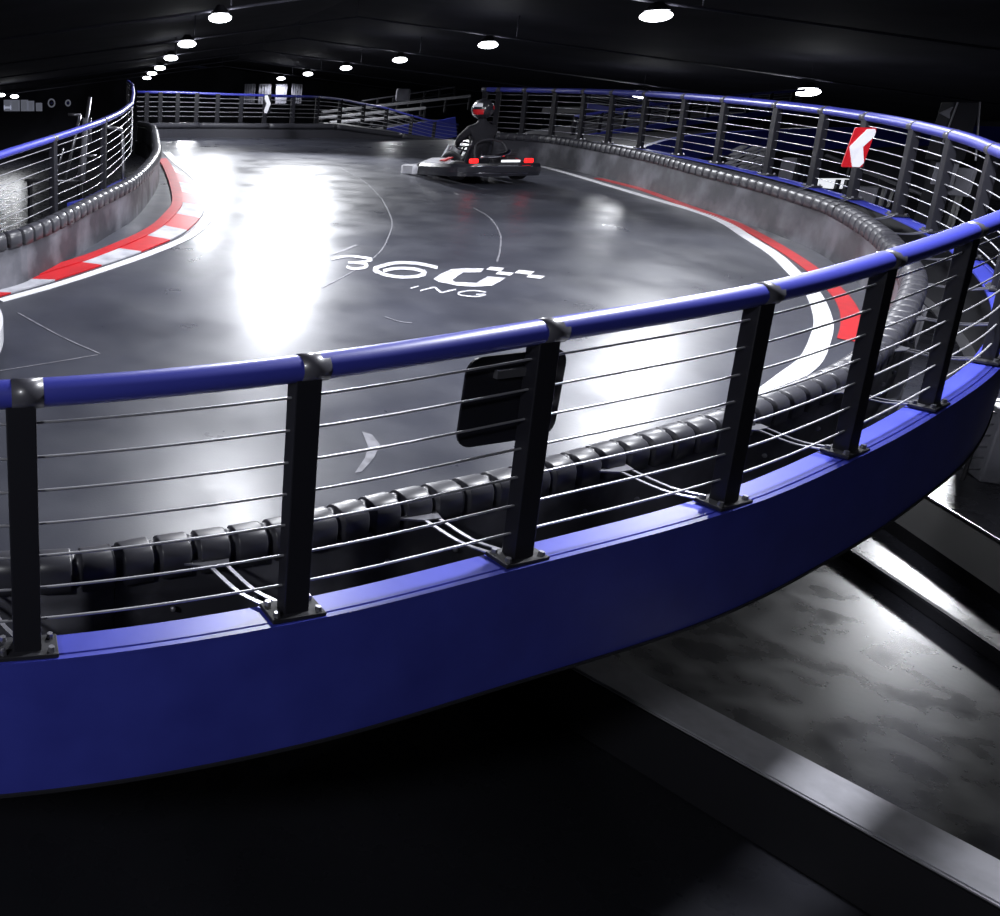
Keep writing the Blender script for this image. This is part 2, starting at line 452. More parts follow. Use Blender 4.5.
# brackets tying the near barrier to the beam (parts of the barrier)
o = CAP[0]
for i in [s for s in sorted(set(spots)) if s <= fs[3]]:
    tt, s_, u_ = frame(LEDGE, i); tt.z = 0; tt.normalize(); nrm = Vector((tt.y, -tt.x, 0))     # points out
    post = LEDGE[i]
    j = nearest(CAP, post - tt * .18 - nrm * .36); cp = CAP[j]
    tc, sc, uc = frame(CAP, j); tc.z = 0; tc.normalize(); nc = Vector((tc.y, -tc.x, 0))
    zz = Vector((0, 0, .545))
    bm = bmesh.new(); base = cp + nc * .055 + zz - o
    q = [base - tc * .11, base + tc * .09, base + tc * .07 + nc * .055, base - tc * .01 + nc * .05]
    vs = [bm.verts.new(p) for p in q]; vb = [bm.verts.new(p - Vector((0, 0, .008))) for p in q]
    bm.faces.new(vs); bm.faces.new(vb[::-1])
    for a in range(4): bm.faces.new((vs[a], vs[(a + 1) % 4], vb[(a + 1) % 4], vb[a]))
    br = obj('bracket', bm, M['steel'], BAR)
    for s1, s2 in ((.0, -.085), (.06, -.03)):
        bm = bmesh.new()
        p0 = base + tc * s1 + nc * .04 - Vector((0, 0, .004)); p1 = post - o + tt * s2 - nrm * .045 + Vector((0, 0, LED + .012))
        mid = (p0 + p1) / 2 + Vector((0, 0, -.015)) + nrm * .02
        sweep(bm, spline([p0, mid, p1], .03), [(-.008, .003), (.008, .003), (.008, -.003), (-.008, -.003)])
        obj('arm', bm, M['steel'], br)
    for dx in (-.12, .2):
        bm = bmesh.new(); r = bmesh.ops.create_uvsphere(bm, u_segments=8, v_segments=6, radius=.011)
        bmesh.ops.translate(bm, vec=cp + nc * .066 + tc * dx + Vector((0, 0, .36)) - o, verts=r['verts'])
        obj('bolt', bm, M['steel'], br)

# ------------------------------------------------------------------ painted markings on the track
EPS = .006
def strip(name, pts_a, pts_b, m, label, cat, eps=EPS, n=120, group=None):
    """a painted band between two traced lines"""
    def rs(p):
        q = spline([G(x, y) for x, y in p], .05); L = len(q)
        return [q[round(i * (L - 1) / n)] for i in range(n + 1)]
    a, b = rs(pts_a), rs(pts_b)
    bm = bmesh.new()
    va = [bm.verts.new((p.x, p.y, zk(p.x, p.y) + eps)) for p in a]; vb = [bm.verts.new((p.x, p.y, zk(p.x, p.y) + eps)) for p in b]
    vc = [bm.verts.new((p.x, p.y, zk(p.x, p.y) + .001)) for p in a]; vd = [bm.verts.new((p.x, p.y, zk(p.x, p.y) + .001)) for p in b]
    for i in range(n):
        bm.faces.new((va[i], va[i + 1], vb[i + 1], vb[i])); bm.faces.new((va[i], va[i + 1], vc[i + 1], vc[i])); bm.faces.new((vb[i], vb[i + 1], vd[i + 1], vd[i]))
    return tag(obj(name, bm, m), label, cat, group)
def band(pts, w, inner=True):
    """two lines either side of a pixel centre line, in metres"""
    c = spline([G(x, y) for x, y in pts], .05)
    ws = w if isinstance(w, (list, tuple)) else [w, w]
    return c, ws
def line(name, pts, w0, w1, m, label, cat, eps=EPS, world=False, tail=[]):
    c = spline([G(x, y) for x, y in pts] + tail, .06); n = len(c)
    bm = bmesh.new(); A, B = [], []
    for i, p in enumerate(c):
        t = c[min(i + 1, n - 1)] - c[max(i - 1, 0)]; t.z = 0; t.normalize(); s = Vector((t.y, -t.x, 0)); w_ = (w0 + (w1 - w0) * i / (n - 1)) / 2
        row = []
        for sg, e in ((-1, .001), (-1, eps), (1, eps), (1, .001)):
            q = p + s * w_ * sg; row.append(bm.verts.new((q.x, q.y, zk(q.x, q.y) + e)))
        A.append(row)
    for i in range(n - 1):
        for k in range(3): bm.faces.new((A[i][k], A[i][k + 1], A[i + 1][k + 1], A[i + 1][k]))
    o = obj(name, bm, m)
    if label: tag(o, label, cat)
    return o
line('edge_line', [(527, 163), (558, 170.7), (600, 183), (650, 198), (701, 213), (726, 223.5), (750, 239), (775, 255), (793, 272), (813, 294), (823, 320), (820, 340), (810, 361), (790, 377)], .09, .13, M['white'],
     'white painted line sweeping round the right bend of the track', 'track marking', tail=[Vector((4.2, 4.78, 0)), Vector((3.4, 4.2, 0)), Vector((2.4, 3.75, 0))])
line('edge_line', [(0, 301), (50, 287), (100, 271), (150, 253.5), (190, 236), (208, 219), (213, 206), (206, 189), (191, 174), (177, 163), (166, 152)], .075, .15, M['white'],
     'white painted line along the track side of the red and white kerb', 'track marking')
line('kerb_stripe', [(598, 178.5), (640, 189), (681, 204), (726, 220), (750, 231), (780, 248), (810, 268), (835, 290), (848, 308), (851, 325), (848, 341)], .12, .12, M['red'],
     'red painted stripe outside the white line on the right bend', 'kerb')
# left kerb: red back strip and alternating blocks
kb = thing('kerb', 'red and white block kerb curving round the left bend', 'kerb', (0, 0, 0))
kin = spline([G(x, y) for x, y in [(-40, 302), (0, 289.5), (50, 274.5), (100, 258), (150, 236), (171, 218), (178, 203), (174.5, 183), (168, 168), (162, 158)]], .04)
kout = spline([G(x, y) for x, y in [(-40, 310), (0, 297), (50, 282.5), (100, 266.5), (150, 249), (184, 233), (201, 217), (205, 205), (198, 190), (184, 176), (168, 163)]], .04)
NK = 260
KI = [kin[round(i * (len(kin) - 1) / NK)] for i in range(NK + 1)]; KO = [kout[round(i * (len(kout) - 1) / NK)] for i in range(NK + 1)]
bnd_px = [(-60, 313), (15, 296), (60, 283), (104, 266), (140, 252), (167, 240.5), (187, 231), (199, 219), (205, 207), (202, 197), (195, 186), (184, 176), (170, 165)]
bi = [min(range(NK + 1), key=lambda i, q=G(x, y): (KO[i] - q).length) for x, y in bnd_px]
for q in range(len(bi) - 1):
    bm = bmesh.new(); rows = []
    for i in range(bi[q], bi[q + 1] + 1):
        sl = 9                                         # blocks are cut on the slant
        a = KI[max(0, min(NK, i - sl))]; b = KO[i]
        rows.append([bm.verts.new((p.x, p.y, zk(p.x, p.y) + e)) for p, e in ((a, .001), (a, .022), (b, .012), (b, .001))])
    if len(rows) < 2: bm.free(); continue
    for i in range(len(rows) - 1):
        for k in range(3): bm.faces.new((rows[i][k], rows[i][k + 1], rows[i + 1][k + 1], rows[i + 1][k]))
    bm.faces.new(rows[0]); bm.faces.new(rows[-1][::-1])
    o_ = obj('kerb_block', bm, M['red'] if q % 2 == 0 else M['greyw'], kb)
    o_['label'] = 'red kerb block' if q % 2 == 0 else 'scuffed white kerb block'
ks = line('back_strip', [(-30, 296), (0, 286.5), (50, 271.5), (100, 255), (150, 232.5), (171, 214.5), (177.5, 202), (174, 184), (167.5, 168), (162, 160)], .10, .16, M['red'], None, None, eps=.03)
ks.parent = kb; ks['label'] = 'solid red strip along the barrier'

# lettering 360 ... NG with a chequered tail
def flat(name, polys, m, parent=None, eps=.0045):
    bm = bmesh.new()
    for pl in polys:
        top = []
        for x, y in pl:
            p = G(x, y); top.append(p)
        v1 = [bm.verts.new((p.x, p.y, zk(p.x, p.y) + eps)) for p in top]
        f = bm.faces.new(v1)
        bmesh.ops.triangulate(bm, faces=[f])
    return obj(name, bm, m, parent)
def stroke(name, pts, wpx, m, parent):
    P = [Vector((x, y)) for x, y in pts]; bm = bmesh.new()
    Pw = spline([Vector((p.x, p.y, 0)) for p in P], 1.2); L, R = [], []
    for i, p in enumerate(Pw):
        t = Pw[min(i + 1, len(Pw) - 1)] - Pw[max(i - 1, 0)]; t.normalize()
        s = Vector((t.y, -t.x)); ww = wpx * (.62 + .38 * abs(t.y)) * (1.25 if abs(t.y) > .5 else 1)
        for lst, sg in ((L, 1), (R, -1)):
            g = G(p.x + s.x * ww / 2 * sg, p.y + s.y * ww / 2 * sg); lst.append(bm.verts.new((g.x, g.y, zk(g.x, g.y) + .0045)))
    for i in range(len(L) - 1): bm.faces.new((L[i], L[i + 1], R[i + 1], R[i]))
    return obj(name, bm, m, parent)
lg = thing('floor_lettering', 'white painted 360 RACING lettering with chequered tail on the track surface', 'floor lettering', (0, 0, 0))
z7 = lambda L: [(430 + x / 7.143, 240 + y / 7.143) for x, y in L]
z6 = lambda L: [(300 + x / 6.25, 230 + y / 6.25) for x, y in L]
flat('digit_zero', [z7([(385, 207), (365, 233), (235, 235), (195, 262), (158, 290), (180, 303), (330, 310), (410, 264), (540, 272), (500, 300), (440, 330), (300, 337), (190, 328), (60, 302), (25, 282), (70, 248), (150, 212), (250, 205)])], M['worn'], lg)
for sq in ([(430, 195), (530, 203), (505, 226), (400, 214)], [(490, 227), (600, 238), (570, 258), (468, 246)], [(635, 217), (748, 228), (715, 250), (603, 239)], [(710, 250), (822, 261), (790, 280), (688, 268)]):
    flat('chequer_square', [z7(sq)], M['white'], lg)
stroke('digit_six', z6([(860, 238), (740, 213), (620, 207), (530, 222), (470, 250), (540, 284), (640, 297), (740, 290), (775, 268), (710, 246), (600, 243), (520, 258)]), 4.6, M['worn'], lg)
stroke('digit_three', z6([(195, 182), (300, 166), (420, 178), (440, 190), (370, 204), (300, 205)]), 3.6, M['worn'], lg)
stroke('digit_three', z6([(340, 206), (410, 216), (400, 238), (330, 244), (290, 232)]), 3.4, M['worn'], lg)
stroke('letter_i', z6([(690, 367), (742, 354)]), 1.6, M['worn'], lg)
stroke('letter_n', z6([(752, 382), (795, 371), (838, 362), (862, 378), (885, 393), (930, 383), (975, 374)]), 1.9, M['worn'], lg)
stroke('letter_g', [(486, 292.6), (472, 291), (459, 293), (461, 295.6), (474, 297), (483, 296), (485, 294.8), (476, 294.8)], 1.7, M['worn'], lg)
# chalky scrapes on the surface
for nm, pts, w_ in (('chalk arrow line pointing right near the left edge', [(18, 313), (60, 336), (100, 354)], .012), ('faint chalk line meeting the arrow', [(0, 371), (50, 363), (98, 355)], .008),
                    ('pale curved scrape left of the lettering', [(385, 204), (392, 222), (388, 238), (378, 254), (352, 272), (322, 288)], .012),
                    ('long pale tyre scrape curving across the far track', [(340, 168), (362, 180), (380, 197), (386, 207)], .012),
                    ('pale straight scrape above the digit three', [(330, 255), (345, 250), (356, 245)], .03),
                    ('pale scrape right of the kart in mid track', [(474, 208), (490, 218), (500, 234), (500, 250), (497, 262)], .015),
                    ('short chalk arrow below the lettering', [(385, 317), (400, 322), (412, 323)], .012)):
    line('floor_scrape', pts, w_, w_, M['faint'], nm, 'floor mark', eps=.003)
arrow = flat('painted_arrow', [[(362, 432), (372, 435), (380, 445), (374, 458), (362, 472), (355, 473), (365, 458), (368, 447)]], M['faint'], None, .003)
tag(arrow, 'faint grey hook shaped mark on the floor left of the black sign', 'floor mark')

# ------------------------------------------------------------------ black sign board on the near railing (seen from behind)
def rounded(w_, h_, r, n=6):
    pts = []
    for cx_, cy_, a0 in ((w_ / 2 - r, h_ / 2 - r, 0), (-w_ / 2 + r, h_ / 2 - r, 90), (-w_ / 2 + r, -h_ / 2 + r, 180), (w_ / 2 - r, -h_ / 2 + r, 270)):
        for k in range(n + 1):
            a = radians(a0 + 90 * k / n); pts.append((cx_ + r * cos(a), cy_ + r * sin(a)))
    return pts
def board(name, pts, c, xa, ya, th, m, parent):
    n = xa.cross(ya).normalized(); bm = bmesh.new()
    f = [bm.verts.new(c + xa * a + ya * b + n * th / 2) for a, b in pts]; g = [bm.verts.new(c + xa * a + ya * b - n * th / 2) for a, b in pts]
    bm.faces.new(f); bm.faces.new(g[::-1])
    for k in range(len(f)): bm.faces.new((f[k], f[(k + 1) % len(f)], g[(k + 1) % len(f)], g[k]))
    return obj(name, bm, m, parent)
i2 = nearest(LEDGE, G(516, 558, LED)); tt = (LEDGE[i2 + 4] - LEDGE[i2 - 4]); tt.z = 0; tt.normalize(); nn = Vector((tt.y, -tt.x, 0))
c2 = LEDGE[i2] - nn * .055 + Vector((0, 0, LED + .60)) - tt * .065 - nn * .02
sb = thing('sign_board', 'black rounded sign board seen from behind on the middle near post', 'sign', c2)
board('panel', rounded(.43, .33, .06), Vector((0, 0, 0)), tt, Vector((0, 0, 1)), .008, M['black'], sb)
bm = bmesh.new(); box(bm, Vector((0, 0, .1)) + nn * .012, (.2, .02, .03), Matrix.Rotation(math.atan2(tt.y, tt.x), 3, 'Z')); obj('clamp', bm, M['steel'], sb)

# ------------------------------------------------------------------ red chevron sign on the far right railing
def chevron(c, xa, ya, w_, h_, label, red=True, flip=1, name='chevron_sign', group=None):
    t = thing(name, label, 'sign', c, group=group)
    board('board', rounded(w_, h_, .03 * w_ / .3), Vector((0, 0, 0)), xa, ya, .01, M['red'] if red else M['black'], t)
    n = xa.cross(ya).normalized()
    pts = [(.05, .46), (.40, .47), (.49, .40), (.49, .27), (.15, .02), (.47, -.38), (.33, -.49), (0., -.49), (-.47, .01)]
    board('chevron', [(a * w_ * flip, b * h_) for a, b in (pts[::-1] if flip > 0 else pts)], n * .009, xa, ya, .006, M['white'], t)
    return t
Yc = 7.25
pc = at(858.5, 147.5, Yc)
xa = Vector((.99, -.12, -.02)).normalized(); ya = Vector((.13, .03, .98)).normalized()
chevron(pc, xa, ya, .165, .33, 'red sign with a white chevron pointing left on the right railing')
chevron(at(267.5, 104, 21.2), Vector((1, 0, 0)), Vector((0, 0, 1)), .17, .44, 'small black sign with a white chevron on the far railing', red=False, flip=-1)

# ------------------------------------------------------------------ left railing and far railing (own heights follow the trace)
def hrail(path, tr):
    """height above the ground line at which the photo's rail line is met"""
    out = []
    for p in path:
        best = None
        for k in range(40, 220):
            h = k * .01; x, y = px(p + Vector((0, 0, h)))
            ys = None
            for (x0, y0), (x1, y1) in zip(tr, tr[1:]):
                if min(x0, x1) <= x <= max(x0, x1) and x0 != x1: ys = y0 + (y1 - y0) * (x - x0) / (x1 - x0)
            if ys is None: ys = tr[0][1] + (x - tr[0][0]) * (tr[1][1] - tr[0][1]) / (tr[1][0] - tr[0][0]) if x < tr[0][0] else tr[-1][1]
            e = abs(y - ys)
            if best is None or e < best[0]: best = (e, h)
        out.append(best[1])
    return out
LR = lift(offset(LCAP[:nearest(LCAP, Vector((.96, 11.1, 0)))], -.42), 0)
trL = [(0, 155), (50, 139.5), (100, 122.5), (120, 113), (131, 102)]
cut = [i for i, p in enumerate(LR)]
hl = hrail(LR, trL)
hl = [sum(hl[max(0, i - 4):i + 5]) / len(hl[max(0, i - 4):i + 5]) for i in range(len(hl))]
# the rail end climbs away and hooks left, drawn as separate traced points behind
tailp = [at(131.5, 104, 12.6), at(133.2, 94, 15.0), at(132.2, 85, 17.5), at(128, 81.5, 18.5)]
def mixed_rail(label):
    base = [p.copy() for p in LR]
    ends = [Vector((q.x, q.y, zd(q.x, q.y))) for q in tailp]
    hs = hl + [q.z - zd(q.x, q.y) for q in tailp]
    path = base + ends
    idx = spot_by_x(path, [52, 103, 127], 1.1, 20) + [8, 18]
    return railing(path, sorted(set(idx)), label, h0=.35, h1=lambda i: hs[min(i, len(hs) - 1)], nwire=7, plates=False)
mixed_rail('blue handrail on black posts with wires behind the left ribbed barrier')
FR_ = [at(x, 104, Y) for x, Y in [(137, 22.3), (178, 22.4), (218, 22.4), (265, 22.5), (293, 22.8), (318, 23.6), (341, 25.6), (364, 27.4), (387, 29.5), (412, 32.0), (435, 33.6), (458, 35.5)]]
frt = [(137, 92, 121), (178, 92.5, 121), (218, 94, 121), (265, 95.5, 121), (293, 96.5, 121.5), (318, 97, 122), (341, 99.5, 123.5), (364, 104, 127), (387, 108.5, 130), (412, 116, 136), (435, 121.5, 142), (458, 124.5, 147)]
top_ = [at(x, y0, p.y) for (x, y0, y1), p in zip(frt, FR_)]; bot_ = [at(x, y1, p.y) for (x, y0, y1), p in zip(frt, FR_)]
t = thing('guard_railing', 'dark railing with thin pale top rail across the far end of the track', 'railing', (0, 0, 0))
bm = bmesh.new(); tube(bm, spline(top_, .4), .035, 10); obj('handrail', bm, M['rail'], t, smooth=True)
for k in range(5):
    bm = bmesh.new(); tube(bm, spline([a.lerp(b, (k + 1) / 6.) for a, b in zip(top_, bot_)], .4), .009, 5); obj('wire', bm, M['wire'], t)
for x in [147, 160.6, 178, 197, 218, 241.6, 265.6, 293.6, 318, 341, 364, 387, 412, 435]:
    q = min(range(len(frt) - 1), key=lambda i: abs((frt[i][0] + frt[i + 1][0]) / 2 - x)); f_ = (x - frt[q][0]) / (frt[q + 1][0] - frt[q][0])
    a = top_[q].lerp(top_[q + 1], f_); b = bot_[q].lerp(bot_[q + 1], f_)
    bm = bmesh.new(); b2 = Vector((a.x, a.y, b.z - .35)); box(bm, (a + b2) / 2, (.11, .07, (a - b2).length))
    obj('post', bm, M['black'], t)
# barrier beside the ramp that drops away behind the kart
RP = spline([Vector((p.x, p.y - .5, b.z)) for p, b in zip(FR_[5:], bot_[5:])], .3)
bm = bmesh.new(); sweep(bm, RP, [(.07, -.05), (.05, .0), (-.05, .0), (-.07, -.05), (-.07, -.5), (.07, -.5)])
tag(obj('ramp_barrier', bm, M['rub']), 'dark barrier dropping away down the exit ramp behind the kart', 'barrier')
bm = bmesh.new(); sweep(bm, [p + Vector((1.6, -.4, -.55)) for p in RP], [(-1.7, 0), (1.2, 0), (1.2, -.2), (-1.7, -.2)])
struct(obj('exit_ramp', bm, M['deck']))

# ------------------------------------------------------------------ go-kart
def make_kart(label, loc, rz, group=None):
    t = thing('go_kart', label, 'go-kart', loc, rz, group)
    bm = bmesh.new()                                               # chassis tray + tubes
    box(bm, (0, 0, .075), (.7, 1.5, .025), None, .008)
    for sx in (-1, 1):
        tube(bm, [(sx * .33, -.75, .11), (sx * .36, -.2, .1), (sx * .36, .3, .1), (sx * .2, .85, .12)], .018, 8)
    tube(bm, [(-.6, -.52, .14), (.6, -.52, .14)], .02, 8); tube(bm, [(-.5, .55, .14), (.5, .55, .14)], .018, 8)
    obj('chassis', bm, M['dark'], t)
    for sx, sy, r, wd in ((-1, -.52, .145, .19), (1, -.52, .145, .19), (-1, .55, .13, .12), (1, .55, .13, .12)):
        bm = bmesh.new(); x0 = sx * (.5 if sy < 0 else .47)
        prof = [(-wd / 2, r * .55), (-wd / 2, r * .86), (-wd / 2 + .03, r), (wd / 2 - .03, r), (wd / 2, r * .86), (wd / 2, r * .55)]
        rings = [[bm.verts.new((x0 + a, sy + b * cos(q * pi / 12), r + b * sin(q * pi / 12))) for a, b in prof] for q in range(24)]
        for q in range(24):
            for e in range(5): bm.faces.new((rings[q][e], rings[q][e + 1], rings[(q + 1) % 24][e + 1], rings[(q + 1) % 24][e]))
        wh = obj('wheel', bm, M['tyre'], t, smooth=True)
        bm = bmesh.new(); rr = bmesh.ops.create_cone(bm, cap_ends=True, segments=18, radius1=r * .55, radius2=r * .55, depth=wd * .7)
        bmesh.ops.rotate(bm, matrix=Matrix.Rotation(pi / 2, 3, 'Y'), verts=rr['verts']); bmesh.ops.translate(bm, vec=(x0, sy, r), verts=rr['verts'])
        obj('rim', bm, M['chrome'], wh)
    def loopbar(y, zz, hw, ry, rad, m, name):
        bm = bmesh.new(); pts = [(-hw, y + ry, zz), (-hw + .02, y + .04, zz), (-hw + .12, y, zz), (0, y, zz), (hw - .12, y, zz), (hw - .02, y + .04, zz), (hw, y + ry, zz)]
        tube(bm, spline(pts, .04), rad, 10); return obj(name, bm, m, t, smooth=True)
    bm = bmesh.new()                                               # wrap-round black bumper
    pts = [(-.68, .2, 0), (-.7, -.5, 0), (-.66, -.74, 0), (-.5, -.84, 0), (0, -.86, 0), (.5, -.84, 0), (.66, -.74, 0), (.7, -.5, 0), (.68, .2, 0)]
    sweep(bm, spline([Vector(p) + Vector((0, 0, .16)) for p in pts], .05), [(-.035, -.09), (.035, -.09), (.05, -.03), (.05, .04), (.02, .09), (-.035, .09)])
    rb = obj('rear_bumper', bm, M['bodyb'], t)
    loopbar(-.9, .21, .52, .1, .012, M['chrome'], 'bumper_bar'); loopbar(-.895, .11, .48, .1, .01, M['chrome'], 'bumper_bar')
    for sx in (-1, 1):
        bm = bmesh.new()                                           # side pod
        pr = [(-.1, -.06), (.1, -.06), (.12, .0), (.09, .07), (-.02, .11), (-.1, .08)]
        sweep(bm, [Vector((sx * .53, -.36, .19)), Vector((sx * .53, -.2, .22)), Vector((sx * .53, .2, .22)), Vector((sx * .52, .36, .18))], [(a * sx, b) for a, b in pr])
        sp_ = obj('side_pod', bm, M['bodyw'] if sx < 0 else M['bodyb'], t)
        sp_['label'] = 'white side pod' if sx < 0 else 'black side pod'
        bm = bmesh.new(); box(bm, (sx * .56, -.3, .315), (.16, .12, .012), Matrix.Rotation(sx * .3, 3, 'Y')); obj('red_decal', bm, M['red'], sp_)
        bm = bmesh.new(); box(bm, (sx * .44, -.84, .29), (.13, .05, .065), None, .015); obj('tail_light', bm, M['tail'], t)
    bm = bmesh.new(); box(bm, (.12, -.885, .285), (.3, .02, .035), None, .006); obj('white_plate', bm, M['strip'], t)
    bm = bmesh.new()                                               # front spoiler
    pts = [(-.62, .5, .14), (-.62, .85, .14), (-.45, 1.0, .14), (0, 1.05, .14), (.45, 1.0, .14), (.62, .85, .14), (.62, .5, .14)]
    sweep(bm, spline(pts, .06), [(-.05, -.07), (.04, -.07), (.05, .03), (.01, .08), (-.05, .06)]); obj('front_spoiler', bm, M['bodyw'], t)
    loopbar(0, 0, 0.01, .01, .001, M['chrome'], 'tow_eye') if False else None
    bm = bmesh.new()                                               # nose fairing with plate
    vs = [(-.14, .55, .2), (.14, .55, .2), (.12, .8, .14), (-.12, .8, .14), (-.12, .42, .52), (.12, .42, .52), (.1, .47, .53), (-.1, .47, .53)]
    V_ = [bm.verts.new(v) for v in vs]
    for q in ((0, 1, 5, 4), (3, 2, 6, 7), (0, 3, 7, 4), (1, 2, 6, 5), (4, 5, 6, 7), (0, 1, 2, 3)): bm.faces.new([V_[a] for a in q])
    obj('front_fairing', bm, M['bodyw'], t)
    for sx in (-1, 1):
        bm = bmesh.new(); tube(bm, [(sx * .17, .6, .1), (sx * .2, .4, .3), (sx * .14, .3, .5)], .014, 8); obj('fairing_strut', bm, M['chrome'], t)
    bm = bmesh.new()                                               # steering wheel
    c0 = Vector((0, .16, .5)); ax = Vector((0, -.55, .83)).normalized(); e1 = Vector((1, 0, 0)); e2 = ax.cross(e1)
    ring = [c0 + e1 * .15 * cos(a * pi / 10) + e2 * .12 * sin(a * pi / 10) for a in range(21)]
    tube(bm, ring, .014, 8); tube(bm, [c0 - e1 * .14, c0 + e1 * .14], .012, 6); tube(bm, [c0, c0 + Vector((0, .3, -.38))], .014, 6)
    obj('steering_wheel', bm, M['dark'], t, smooth=True)
    bm = bmesh.new()                                               # seat shell
    for q, (yy, zz, hw) in enumerate([(0.12, .12, .17), (-.05, .1, .19), (-.2, .13, .2), (-.3, .3, .21), (-.36, .5, .19), (-.38, .62, .15)]):
        row = [bm.verts.new((hw * sin(a), yy + .02 * cos(a * 2) + (.09 * abs(sin(a)) if zz > .2 else 0), zz + (.09 * abs(sin(a)) ** 2 if zz < .2 else 0))) for a in [(-1 + b / 4) * pi / 2 for b in range(9)]]
        if q:
            for a in range(8): bm.faces.new((prev[a], prev[a + 1], row[a + 1], row[a]))
        prev = row
    se = obj('seat', bm, M['bodyb'], t, smooth=True); sm = se.modifiers.new('s', 'SOLIDIFY'); sm.thickness = .02
    bm = bmesh.new(); box(bm, (.36, -.36, .24), (.22, .26, .26), None, .02)
    for q in range(5): box(bm, (.36, -.36, .30 + q * .035), (.25, .29, .008))
    obj('engine', bm, M['dark'], t)
    bm = bmesh.new(); tube(bm, spline([(.36, -.4, .4), (.3, -.55, .42), (.1, -.68, .36), (-.25, -.7, .34)], .04), .035, 10); obj('exhaust', bm, M['chrome'], t, smooth=True)
    bm = bmesh.new(); tube(bm, spline([(-.26, -.62, .15), (-.26, -.55, .42), (-.2, -.5, .55), (0, -.5, .6), (.2, -.5, .55), (.26, -.55, .42), (.26, -.62, .15)], .05), .016, 8); obj('roll_hoop', bm, M['dark'], t, smooth=True)
    return t
KL = G(467, 179); KL.z = zk(KL.x, KL.y) + .004
KS = .93
kart = make_kart('black and white go-kart with two red tail lights driving away on the track', KL, .13)
kart.rotation_euler = (-.05, 0, .13); kart.scale = (KS, KS, KS)

# driver, seated in the kart
def make_driver(loc, rz):
    t = thing('person', 'person seated in the kart, black suit, black helmet with red and white marks', 'person', loc, rz)
    J = [  # x, y, z, rx, ry, parent
        (0, -.16, .25, .17, .14, -1), (0, -.20, .42, .16, .12, 0), (0, -.22, .60, .175, .12, 1), (0, -.22, .76, .17, .11, 2), (0, -.20, .86, .075, .075, 3), (0, -.19, .95, .06, .06, 4),
        (-.19, -.21, .76, .075, .075, 3), (-.27, -.08, .61, .058, .058, 6), (-.19, .08, .54, .042, .042, 7), (-.15, .14, .53, .03, .025, 8),
        (.19, -.21, .76, .075, .075, 3), (.27, -.08, .61, .058, .058, 10), (.19, .08, .54, .042, .042, 11), (.15, .14, .53, .03, .025, 12),
        (-.12, -.02, .24, .095, .09, 0), (-.19, .26, .38, .07, .07, 14), (-.17, .58, .2, .05, .05, 15), (-.17, .66, .26, .035, .045, 16),
        (.12, -.02, .24, .095, .09, 0), (.19, .26, .38, .07, .07, 18), (.17, .58, .2, .05, .05, 19), (.17, .66, .26, .035, .045, 20)]
    me = bpy.data.meshes.new('body')
    me.from_pydata([j[:3] for j in J], [(j[5], i) for i, j in enumerate(J) if j[5] >= 0], [])
    o = bpy.data.objects.new('body', me); COL.objects.link(o); o.parent = t; me.materials.append(M['suit'])
    m_ = o.modifiers.new('skin', 'SKIN')
    for i, j in enumerate(J):
        me.skin_vertices[0].data[i].radius = (j[3], j[4])
    me.skin_vertices[0].data[0].use_root = True
    sub = o.modifiers.new('sub', 'SUBSURF'); sub.levels = 2; sub.render_levels = 2
    # gloved hands: palm, four curled fingers and a thumb round the wheel rim
    for sx in (-1, 1):
        bm = bmesh.new()
        box(bm, (sx * .15, .135, .53), (.035, .07, .075), Matrix.Rotation(.5, 3, 'X'), .012)
        for k in range(4):
            y0 = .165 - k * .004; z0 = .565 - k * .022
            tube(bm, [(sx * .16, y0, z0), (sx * .155, y0 + .03 + .004 * (k in (1, 2)), z0), (sx * .13, y0 + .035, z0 - .002), (sx * .118, y0 + .012, z0 - .004)], .0095, 6, scale=[1, 1, .95, .8])
        tube(bm, [(sx * .14, .12, .56), (sx * .12, .13, .585), (sx * .115, .155, .59)], .0105, 6, scale=[1.1, 1, .8])
        obj('glove', bm, M['suit'], t, smooth=True)
    bm = bmesh.new(); r = bmesh.ops.create_uvsphere(bm, u_segments=28, v_segments=18, radius=.155)
    for v in r['verts']:
        v.co.y *= 1.1
        if v.co.z < 0: v.co.z *= .95; v.co.y += -.12 * v.co.z * (1 if v.co.y > 0 else 0)
        v.co += Vector((0, -.17, 1.06))
    hm = obj('helmet', bm, M['bodyb'], t, smooth=True)
    bm = bmesh.new(); r = bmesh.ops.create_uvsphere(bm, u_segments=24, v_segments=14, radius=.158)
    bmesh.ops.delete(bm, geom=[v for v in bm.verts if not (-.055 < v.co.z < .06 and v.co.y > .02)], context='VERTS')
    for v in bm.verts: v.co.y *= 1.11; v.co += Vector((0, -.17, 1.06))
    obj('visor', bm, M['sleeve'], hm, smooth=True)
    def patch(name, m, cond, rad=.159):
        bm = bmesh.new(); bmesh.ops.create_uvsphere(bm, u_segments=40, v_segments=26, radius=rad)
        bmesh.ops.delete(bm, geom=[v for v in bm.verts if not cond(v.co)], context='VERTS')
        for v in bm.verts: v.co.y *= 1.1; v.co += Vector((0, -.17, 1.06))
        obj(name, bm, m, hm, smooth=True)
    patch('white_patch', M['bodyw'], lambda c: c.x < -.07 and .02 < c.z < .1 and c.y < .03)
    patch('red_patch', M['red'], lambda c: c.x < -.06 and -.08 < c.z < .01 and c.y < .02)
    patch('red_patch', M['red'], lambda c: c.x > .05 and -.01 < c.z < .06 and c.y < -.02)
    return t
drv = make_driver(KL, .13); drv.scale = (KS, KS, KS)

